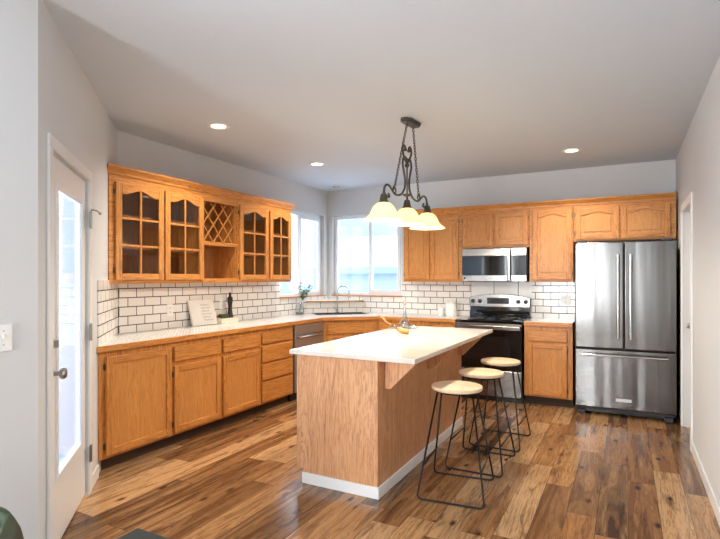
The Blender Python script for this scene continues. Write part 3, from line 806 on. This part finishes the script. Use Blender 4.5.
# ------------------------------------------------------------------ island
isl = thing('kitchen_island', 'kitchen island with pale oak end panel, white base trim and white quartz top', 'island', (0, 0, 0))
IX0, IX1, IY0, IY1 = 1.917, 2.541, -3.57, -1.70
ZT0, ZT1 = .885, .915
m = MB(); m.prism([(IX0, .10), (IX0+.055, .10), (IX0+.055, .0005), (IX1, .0005), (IX1, ZT0-.001), (IX0, ZT0-.001)], IY0, IY1, 'y'); m.build('body', 'oak_island', isl, bevel=.002)
m = MB(); m.box(IX1+.0005, IX1+.013, IY0-.013, IY1, .0005, .074); m.box(IX0+.053, IX1+.0005, IY0-.013, IY0-.0005, .0005, .074); m.build('base_trim', 'white', isl, bevel=.002)
B(IX1-.008, IX1+.002, IY0-.002, IY0+.006, .075, ZT0-.002).build('corner_bead', 'oak_island', isl, bevel=.002)
B(1.874, 2.808, -3.60, -1.55, ZT0, ZT1).build('countertop', 'quartz', isl, bevel=.004)
for yy in (-3.45, -2.64, -1.80):
    m = MB(); m.prism([(IX1+.001, ZT0-.001), (IX1+.215, ZT0-.001), (IX1+.215, ZT0-.03), (IX1+.045, ZT0-.20), (IX1+.001, ZT0-.20)], yy-.019, yy+.019, 'y')
    m.build('corbel', 'oak_island', isl, bevel=.003)
for k in range(3):   # cabinet doors on the side that faces the sink
    a = IY0+.05+k*.59
    dd = B(IX0-.019, IX0-.0005, a, a+.55, .13, .68).build('door', 'oak_v', isl, bevel=.005)
    B(IX0-.019, IX0-.0005, a, a+.55, .705, .86).build('drawer', 'oak_v', isl, bevel=.005)

# ------------------------------------------------------------------ stools
def make_stool(label):
    st = thing('bar_stool', label, 'stool', (0, 0, 0), 0, 'bar stools along the island')
    SH = .70
    MB().lathe([(.155, SH-.028), (.165, SH-.024), (.168, SH-.012), (.165, SH-.003), (.155, SH)], seg=40).build('seat', 'seat_wood', st, 'auto')
    rr = .0065; bx_, by_ = .212, .235; tx, ty = .115, .07; zt = SH-.036; zb = .0075
    def corner(p0, p1, p2, r=.035, n=5):
        p0, p1, p2 = Vector(p0), Vector(p1), Vector(p2); a = p1+(p0-p1).normalized()*r; b = p1+(p2-p1).normalized()*r
        return [tuple(a*(1-t)**2+p1*2*t*(1-t)+b*t*t) for t in [i/n for i in range(n+1)]]
    for sgn in (-1, 1):
        A = (-tx, sgn*ty, zt); b1 = (-bx_, sgn*by_, zb); b2 = (bx_, sgn*by_, zb); C = (tx, sgn*ty, zt)
        p = [A]+corner(A, b1, b2)+corner(b1, b2, C)+[C]
        MB().tube(p, rr, 8).build('leg_frame', 'black_metal', st, True)
    f = .30/zt
    def pt(sx, sy, z): t_ = (zt-z)/(zt-zb); return (sx*(tx+(bx_-tx)*t_), sy*(ty+(by_-ty)*t_), z)
    for sx in (-1, 1):
        MB().tube([pt(sx, -1, .20), pt(sx, 1, .20)], .0055, 8).build('stretcher', 'black_metal', st, True)
    m = MB(); m.tube([(-tx, -ty, zt), (tx, -ty, zt), (tx, ty, zt), (-tx, ty, zt)], .0065, 8, True)
    m.tube([(.145*math.cos(2*PI*k/28), .145*math.sin(2*PI*k/28), SH-.034) for k in range(28)], .0055, 6, True)
    m.build('seat_bracket', 'black_metal', st, True)
    return st
s1 = make_stool('nearest bar stool, round pale wood seat on black wire legs, at the island near end')
s1.location = (2.952, -3.205, 0); s1.rotation_euler.z = math.radians(6)
for (x, y, rz, lb) in ((2.968, -2.63, 0, 'middle bar stool of the row, pale round seat standing between the other two'), (2.985, -2.03, -1, 'farthest bar stool with round pale seat, standing closest to the stove')):
    c = copy_tree(s1); c.location = (x, y, 0); c.rotation_euler.z = math.radians(rz); c['label'] = lb

# ------------------------------------------------------------------ pendant fixture
PX, PY = 2.37, -2.66
pf = thing('pendant_lamp', 'dark bronze scrollwork pendant with three lit bell shades hanging above the island', 'lamp', (PX, PY, 0), math.atan2(.995, .1))
# local x runs along the fixture
CX = .065
oc = [(CX-.13, -.02), (CX-.13, .02), (CX-.085, .05), (CX+.085, .05), (CX+.13, .02), (CX+.13, -.02), (CX+.085, -.05), (CX-.085, -.05)]
m = MB(); m.prism(oc, H-.022, H-.0005); m.prism([(CX+(x-CX)*.9, y*.85) for x, y in oc], H-.030, H-.0225); m.build('canopy', 'bronze', pf, bevel=.004)
def chain(a, b, n):
    m = MB(); a = Vector(a); b = Vector(b); d = (b-a); L = d.length; d.normalize()
    s1_ = Vector((0, 1, 0)); s2_ = d.cross(s1_).normalized()
    for k in range(n):
        c = a+d*(L*(k+.5)/n); hl = L/n*.70; w = .0085; sd = s1_ if k % 2 else s2_
        pts = []
        for j in range(12):
            an = 2*PI*j/12; pts.append(c+d*hl*math.cos(an)+sd*w*math.sin(an))
        m.tube(pts, .003, 5, True)
    return m
for sg in (-1, 1):
    chain((CX*.8+sg*.05, 0, H-.03), (sg*.205, 0, 2.125), 24).build('chain', 'bronze', pf, True)
def smooth_path(pts, sub=6):
    P = [Vector((p[0], 0, p[1])) for p in pts]; out = []
    for i in range(len(P)-1):
        p0 = P[max(i-1, 0)]; p1 = P[i]; p2 = P[i+1]; p3 = P[min(i+2, len(P)-1)]
        for k in range(sub):
            t_ = k/sub; out.append(.5*((2*p1)+(-p0+p2)*t_+(2*p0-5*p1+4*p2-p3)*t_*t_+(-p0+3*p1-3*p2+p3)*t_**3))
    out.append(P[-1]); return out
def spiral(cx, cz, r0, r1, a0, a1, n=14):
    return [(cx+(r0+(r1-r0)*k/(n-1))*math.cos(a0+(a1-a0)*k/(n-1)), cz+(r0+(r1-r0)*k/(n-1))*math.sin(a0+(a1-a0)*k/(n-1))) for k in range(n)]
for sg in (-1, 1):
    # lower arm: curl over the outer socket, hump, sweep under, then up the lyre and over at the top
    arm = [(-.315, 2.058), (-.30, 2.035), (-.325, 2.03), (-.365, 2.045), (-.375, 2.085), (-.345, 2.118), (-.30, 2.118), (-.26, 2.095), (-.215, 2.068), (-.16, 2.065), (-.10, 2.085), (-.055, 2.135), (-.045, 2.20), (-.066, 2.27), (-.085, 2.33), (-.07, 2.38), (-.03, 2.385), (.0, 2.355), (.03, 2.38), (.06, 2.43), (.058, 2.47), (.035, 2.485), (.018, 2.465), (.03, 2.445)]
    arm = [(-sg*x if sg > 0 else x, z) for x, z in arm]
    yv = .006*sg
    MB().tube([(p.x, yv, p.z) for p in smooth_path(arm)], .0085, 8).build('scroll_arm', 'bronze', pf, True)
    # chain loop curl
    lp = spiral(-.205*1, 2.10, .03, .012, PI*.5, PI*.5+2.6*PI)
    lp = [(x if sg < 0 else -x, z) for x, z in lp]
    MB().tube([(x, 0, z) for x, z in lp], .0055, 8).build('chain_hook', 'bronze', pf, True)
m = MB(); m.tube([(0, 0, 2.36), (0, 0, 2.03)], .006, 8); m.ball((0, 0, 2.33), .02); m.ball((-.028, 0, 2.452), .014); m.ball((.028, 0, 2.452), .014)
m.lathe([(.01, 2.10), (.035, 2.095), (.038, 2.085), (.012, 2.075)], seg=20)
m.build('centre_stem', 'bronze', pf, True)
for k, sx in enumerate((-.372, 0, .372)):
    m = MB(); m.lathe([(.008, 2.07), (.010, 2.05), (.022, 2.045), (.026, 2.03), (.032, 1.995), (.042, 1.985), (.038, 1.975)], (sx, 0, 0), 20); m.build('socket', 'bronze', pf, 'auto')
    prof = [(.030, 1.984), (.052, 1.975), (.074, 1.955), (.090, 1.928), (.103, 1.900), (.120, 1.877), (.146, 1.858), (.158, 1.848)]
    inner = [(r_-.004, z-.002) for r_, z in prof[::-1]]
    m = MB(); m.lathe(prof+inner, (sx, 0, 0), 32, cap=False); m.build('lamp_shade', 'shade', pf, True)
    m = MB(); m.ball((sx, 0, 1.925), .026, (1, 1, 1.3)); m.build('bulb', 'lamp', pf, True)
    l = bpy.data.lights.new('pendant_light', 'POINT'); l.energy = 19; l.color = (1, .90, .74); l.shadow_soft_size = .035
    lo_ = bpy.data.objects.new('pendant_light', l); COL.objects.link(lo_); lo_.parent = pf; lo_.location = (sx, 0, 1.868)

# ------------------------------------------------------------------ ceiling fittings
def downlight(x, y, label):
    t = thing('recessed_light', label, 'ceiling light', (x, y, H), 0, 'recessed ceiling lights')
    m = MB(); m.lathe([(.062, -.004), (.092, -.008), (.098, -.004), (.098, -.0005), (.062, -.0005)], seg=32); m.build('trim_ring', 'white', t, 'auto')
    m = MB(); m.lathe([(.061, -.005), (.061, -.0008)], seg=32); m.build('lens', 'lamp', t)
    l = bpy.data.lights.new('downlight', 'SPOT'); l.energy = 52; l.spot_size = math.radians(140); l.spot_blend = .8; l.color = (1, .90, .76); l.shadow_soft_size = .06
    lo_ = bpy.data.objects.new('downlight', l); COL.objects.link(lo_); lo_.parent = t; lo_.location = (0, 0, -.03)
downlight(.878, -3.233, 'lit round ceiling downlight near the glass-door cabinets, leftmost')
downlight(.847, -1.632, 'lit round ceiling downlight between the pendant lamp and the corner window')
downlight(3.462, -.95, 'lit round ceiling downlight in front of the fridge, rightmost')
sd = thing('ceiling_vent', 'small round white ceiling vent above the window corner', 'ceiling vent', (.377, -.40, H))
m = MB(); m.lathe([(.06, -.0005), (.06, -.012), (.05, -.018), (.02, -.02)], seg=28); m.build('cover', 'white', sd, 'auto')
m = MB(); m.lathe([(.045, -.0185), (.047, -.021), (.036, -.022), (.034, -.019)], seg=28); m.build('slot_ring', 'grey_body', sd)

# ------------------------------------------------------------------ switch and outlet plates
def plate(name, label, cat, loc, rot, w, h, kind, group=None):
    t = thing(name, label, cat, loc, rot, group)
    B(-w/2, w/2, -.0065, -.0006, -h/2, h/2).build('cover_plate', 'plate', t, bevel=.002)
    if kind == 'switch':
        for x in (-.023, .023):
            B(x-.005, x+.005, -.016, -.0068, -.004, .014).build('toggle', 'plate', t, bevel=.002)
            m = MB(); m.lathe([(.003, -.0068), (.003, -.0078)], (x, 0, .03), 10, 'y'); m.lathe([(.003, -.0068), (.003, -.0078)], (x, 0, -.03), 10, 'y'); m.build('screw', 'nickel', t)
    else:
        for z in (-.02, .02):
            m = MB(); m.box(-.017, .017, -.0085, -.0068, z-.014, z+.014); s_ = m.build('socket', 'white_cer', t, bevel=.003)
            m = MB(); m.box(-.008, -.0055, -.0092, -.0086, z-.004, z+.007); m.box(.0055, .008, -.0092, -.0086, z-.004, z+.007); m.build('slot', 'grey_body', s_)
    return t
plate('light_switch', 'white double toggle switch plate on the grey wall at the left edge', 'light switch', (XN, -5.300, 1.155), LEFT, .116, .116, 'switch')
plate('outlet', 'white outlet plate on the tile left of the white plaque', 'outlet', (.0105, -2.98, 1.10), LEFT, .072, .116, 'outlet', 'outlets on the backsplash')
plate('outlet', 'white outlet plate on the tile beside the dark pepper mill', 'outlet', (.0105, -2.26, 1.13), LEFT, .072, .116, 'outlet', 'outlets on the backsplash')
plate('outlet', 'white outlet plate on the tile between stove and fridge', 'outlet', (3.315, -.0105, 1.15), 0, .116, .116, 'outlet', 'outlets on the backsplash')

# ------------------------------------------------------------------ things on the counters
pq = thing('decorative_plaque', 'white plaque with grey script leaning on the tile left of the pepper mill', 'plaque', (.115, -2.60, ZC+.001), LEFT)
tilt = Matrix.Rotation(math.radians(-17), 4, 'X')
def tilted(o): o.data.transform(tilt); return o
pb = tilted(B(-.17, .17, 0, .022, .004, .27).build('board', 'white_cer', pq))
m = MB()
random.seed(3)
for k in range(6):
    z = .215-k*.032; x = -.02+random.uniform(-.01, .01); pts = []
    n = 22; L = random.uniform(.10, .15)
    for i in range(n+1): pts.append((x+L*i/n, -.0008, z+.007*math.sin(i*1.55+k)+.003*math.sin(i*.7)))
    m.tube(pts, .0016, 4)
tilted(m.build('script', 'ink', pq))

tag(B(.045, .170, -2.43, -2.17, ZC+.001, ZC+.057).build('ceramic_block', 'cream', bevel=.006), 'low cream block on the left counter under the dark pepper mill and green dish', 'block')
pm = thing('pepper_mill', 'tall dark pepper mill standing on a cream block beside the white plaque', 'pepper mill', (.105, -2.235, ZC+.058))
m = MB(); m.lathe([(.036, 0), (.037, .014), (.030, .035), (.022, .085), (.020, .12), (.027, .16), (.029, .175)], seg=20); m.build('mill_body', 'darkwood', pm, 'auto')
m = MB(); m.lathe([(.028, .176), (.031, .19), (.029, .215), (.016, .228), (.013, .24), (.015, .25), (.010, .272)], seg=20); m.build('mill_head', 'darkwood', pm, 'auto')
od = thing('oil_dish', 'low olive green dish beside the dark pepper mill', 'dish', (.105, -2.335, ZC+.058))
m = MB(); m.lathe([(.03, 0), (.050, .010), (.056, .038), (.051, .038), (.044, .014), (.02, .006)], seg=24); m.build('bowl', 'olive', od, 'auto')

vx, vy = .155, -.965
vs_ = thing('vase', 'clear glass vase holding the green sprig, below the left window', 'vase', (vx, vy, ZC+.001))
m = MB(); m.lathe([(.052, .0), (.058, .012), (.060, .09), (.050, .14), (.048, .165), (.045, .165), (.047, .14), (.056, .09), (.054, .014), (.04, .010)], seg=24); m.build('glass_body', 'clear', vs_, True)
m = MB(); m.lathe([(.052, .0145), (.053, .04), (.045, .042)], seg=20); m.build('pebbles', 'coil', vs_, True)
pl = thing('green_sprig', 'leafy green sprig standing in the glass vase below the left window', 'plant', (vx, vy, ZC+.044))
random.seed(12)
lf = MB(); stm = MB()
lean = Vector((.06, .10, 0))
for k in range(10):
    an = 2*PI*k/10+random.uniform(-.3, .3); ln = random.uniform(.12, .27); spd = random.uniform(.08, .36)
    c0 = Vector((random.uniform(-.012, .012), random.uniform(-.012, .012), 0)); c1 = lean*.45+Vector((0, 0, .145))
    c1 = Vector((c1.x*.7, c1.y*.5, c1.z))
    P = [c0, c1, c1+lean*.6+Vector((math.cos(an)*ln*spd*1.6, math.sin(an)*ln*spd*1.6, ln*.85))]
    stm.tube(P, .0018, 5)
    for f in (.62, .72, .82, .92, 1.0):
        p = P[1].lerp(P[2], f*2-1)
        for sd_ in (-1, 1):
            a2 = an+sd_*random.uniform(.5, 1.3); L = random.uniform(.035, .058); w_ = L*.34; up = random.uniform(-.1, .7)
            d = Vector((math.cos(a2), math.sin(a2), up)).normalized(); sdv = d.cross(Vector((0, 0, 1))).normalized(); nn = d.cross(sdv)
            q0 = p; q1 = p+d*L*.45+sdv*w_+nn*.003; q2 = p+d*L; q3 = p+d*L*.45-sdv*w_+nn*.003; th = nn*.0012
            top_ = [lf.bm.verts.new(v+th) for v in (q0, q1, q2, q3)]; bot = [lf.bm.verts.new(v-th) for v in (q0, q1, q2, q3)]
            lf.bm.faces.new(top_); lf.bm.faces.new(bot[::-1])
            for i in range(4): lf.bm.faces.new((top_[i], bot[i], bot[(i+1) % 4], top_[(i+1) % 4]))
stm.build('stems', 'stem', pl); lf.build('leaves', 'leaf', pl)

cn = thing('canister', 'white lidded canister on the back counter left of the stove', 'canister', (1.985, -.25, ZC+.001))
m = MB(); m.lathe([(.066, 0), (.070, .006), (.070, .145), (.066, .150)], seg=28); m.build('jar', 'white_cer', cn, 'auto')
m = MB(); m.lathe([(.071, .151), (.072, .165), (.05, .175), (.016, .178), (.014, .186), (.018, .196), (.010, .204)], seg=28); m.build('lid', 'white_cer', cn, 'auto')
dc = thing('jar', 'small white jar beside the lidded canister left of the stove', 'jar', (1.84, -.22, ZC+.001))
m = MB(); m.lathe([(.036, 0), (.042, .01), (.042, .085), (.034, .10), (.03, .105)], seg=24); m.build('jar_body', 'white_cer', dc, 'auto')

# on the island
tr = thing('glass_tray', 'clear glass tray at the far end of the island top', 'tray', (1.985, -1.83, ZT1+.001))
m = MB(); m.lathe([(.05, 0), (.135, .002), (.145, .012), (.141, .012), (.132, .005), (.03, .004)], seg=32); m.build('glass_dish', 'clear', tr, True)
dk = thing('glass_decanter', 'conical clear glass decanter with pink stopper standing in the glass tray', 'decanter', (2.0, -1.82, ZT1+.0056))
m = MB(); m.lathe([(.060, .0), (.063, .006), (.041, .065), (.016, .135), (.013, .16), (.012, .22), (.016, .228), (.012, .228), (.009, .22), (.010, .16), (.012, .137), (.037, .066), (.057, .012)], seg=28); m.build('flask', 'clear', dk, True)
m = MB(); m.lathe([(.010, .222), (.012, .232), (.018, .24), (.017, .262), (.010, .272)], seg=16); m.build('stopper', 'pink', dk, True)
def wood_piece(name, label, loc, rot, L, r, mat):
    t = thing(name, label, 'driftwood', loc, rot)
    m = MB(); n = 12
    pts = [(-L/2+L*i/n, .012*math.sin(i*.9), r*1.0+.006*math.sin(i*.55)) for i in range(n+1)]
    rs = [r*(.45+.55*math.sin(PI*(.12+.8*i/n))) for i in range(n+1)]
    m.tube(pts, rs, 10); m.build('wood', mat, t, True)
    return t
wood_piece('driftwood_piece', 'short tan piece of wood lying on the island top in front of the glass tray', (2.17, -2.27, ZT1+.002), math.radians(-38), .20, .024, 'mat_wood')
w_ = wood_piece('driftwood_piece', 'tan wooden stick leaning up at the left side of the glass tray', (1.82, -1.845, ZT1+.0385), math.radians(160), .15, .014, 'mat_wood')
w_.rotation_euler = (0, math.radians(38), math.radians(27)); w_.location = (1.795, -1.875, ZT1+.062)
for k, (x, y) in enumerate(((1.93, -1.91), (2.085, -1.80), (2.06, -1.895))):
    t = thing('glass_ball', ('small clear glass ball in the tray, left of the decanter', 'small clear glass ball in the tray, right of the decanter', 'small clear glass ball in the tray, in front of the decanter')[k], 'glass ball', (x, y, ZT1+.006), 0, 'glass balls in the tray')
    m = MB(); m.ball((0, 0, .0175), .017, sub=3); m.build('ball', 'clear', t, True)

# ------------------------------------------------------------------ floor mat and green chair at the lower left
mt = tag(B(1.52, 2.25, -5.45, -4.55, .0008, .010).build('floor_mat', 'rubber', bevel=.004), 'dark grey door mat on the wood floor at the bottom edge', 'mat')
gc = thing('armchair', 'dark green rounded upholstered chair at the lower left corner', 'chair', (2.01, -5.79, 0), math.radians(-30))
m = MB(); m.lathe([(.20, .40), (.245, .41), (.25, .45), (.235, .49), (.15, .50)], seg=28); m.build('seat', 'green', gc, True)
bk = MB(); rows = []
for i in range(9):
    z = .42+.19*i/8; row = []
    rr = .275+.02*math.sin(PI*i/8); span = math.radians(105)*(1-.62*max(0, (i-3)/5)**2.2)
    for side in (0, 1):
        rng = range(17) if side == 0 else range(16, -1, -1)
        for k in rng:
            an = PI/2-span+2*span*k/16; r_ = rr+(.028 if side == 0 else -.028)*(1-.5*(i/8)**4)
            row.append(bk.bm.verts.new((r_*math.cos(an), r_*math.sin(an), z)))
    rows.append(row)
for A, Bv in zip(rows, rows[1:]):
    n = len(A)
    for k in range(n): bk.bm.faces.new((A[k], A[(k+1) % n], Bv[(k+1) % n], Bv[k]))
bk.bm.faces.new(rows[0][::-1]); bk.bm.faces.new(rows[-1])
bk.build('backrest', 'green', gc, True)
for sx, sy in ((-1, -1), (1, -1), (-1, 1), (1, 1)):
    MB().tube([(sx*.12, sy*.12, .405), (sx*.18, sy*.18, .0005)], [.016, .010], 10).build('leg', 'black_metal', gc, True)

# ------------------------------------------------------------------ outdoors
struct(B(-60, 40, -40, 80, -.62, -.6).build('ground', 'ground'))
nb = thing('neighbour_house', 'pale neighbouring house with white roof seen through the kitchen window', 'house', (-5.5, 17, -.6))
B(-5, 6, 0, 7, 0, 2.5).build('wall', 'far_wall', nb)
m = MB(); m.prism([(-.7, 2.4), (3.5, 4.3), (7.7, 2.4), (7.7, 2.55), (3.5, 4.5), (-.7, 2.58)], -5.6, 6.6, 'x'); m.build('roof', 'roof_white', nb)
B(-5.6, 6.6, -.75, -.705, 2.25, 2.6).build('fascia', 'far_trim', nb)
for x in (1.5, 3.9): B(x, x+1.1, -.03, -.001, .9, 2.0).build('window', 'far_trim', nb)
nb2 = thing('neighbour_garage', 'low pale garage with white roof seen through the left window', 'house', (-12, 4.5, -.6))
B(-4, 0, 0, 8, 0, 2.3).build('wall', 'far_wall', nb2)
m = MB(); m.prism([(-4.5, 2.25), (-2, 3.6), (.5, 2.25), (.5, 2.4), (-2, 3.78), (-4.5, 2.4)], -.4, 8.4, 'y'); m.build('roof', 'roof_white', nb2)
hm = MB(); random.seed(5); nx = 60; ring = []
for i in range(nx+1):
    an = math.radians(60+150*i/nx); h = 7+3.0*math.sin(i*.35)+2*math.sin(i*.83+1)
    ring.append([hm.bm.verts.new((r_*math.cos(an), r_*math.sin(an), z)) for r_, z in ((46, -.6), (52, h*.62), (58, h), (66, -.6))])
for A, Bv in zip(ring, ring[1:]):
    for k in range(3): hm.bm.faces.new((A[k], Bv[k], Bv[k+1], A[k+1]))
struct(hm.build('hills', 'hill', smooth=True))
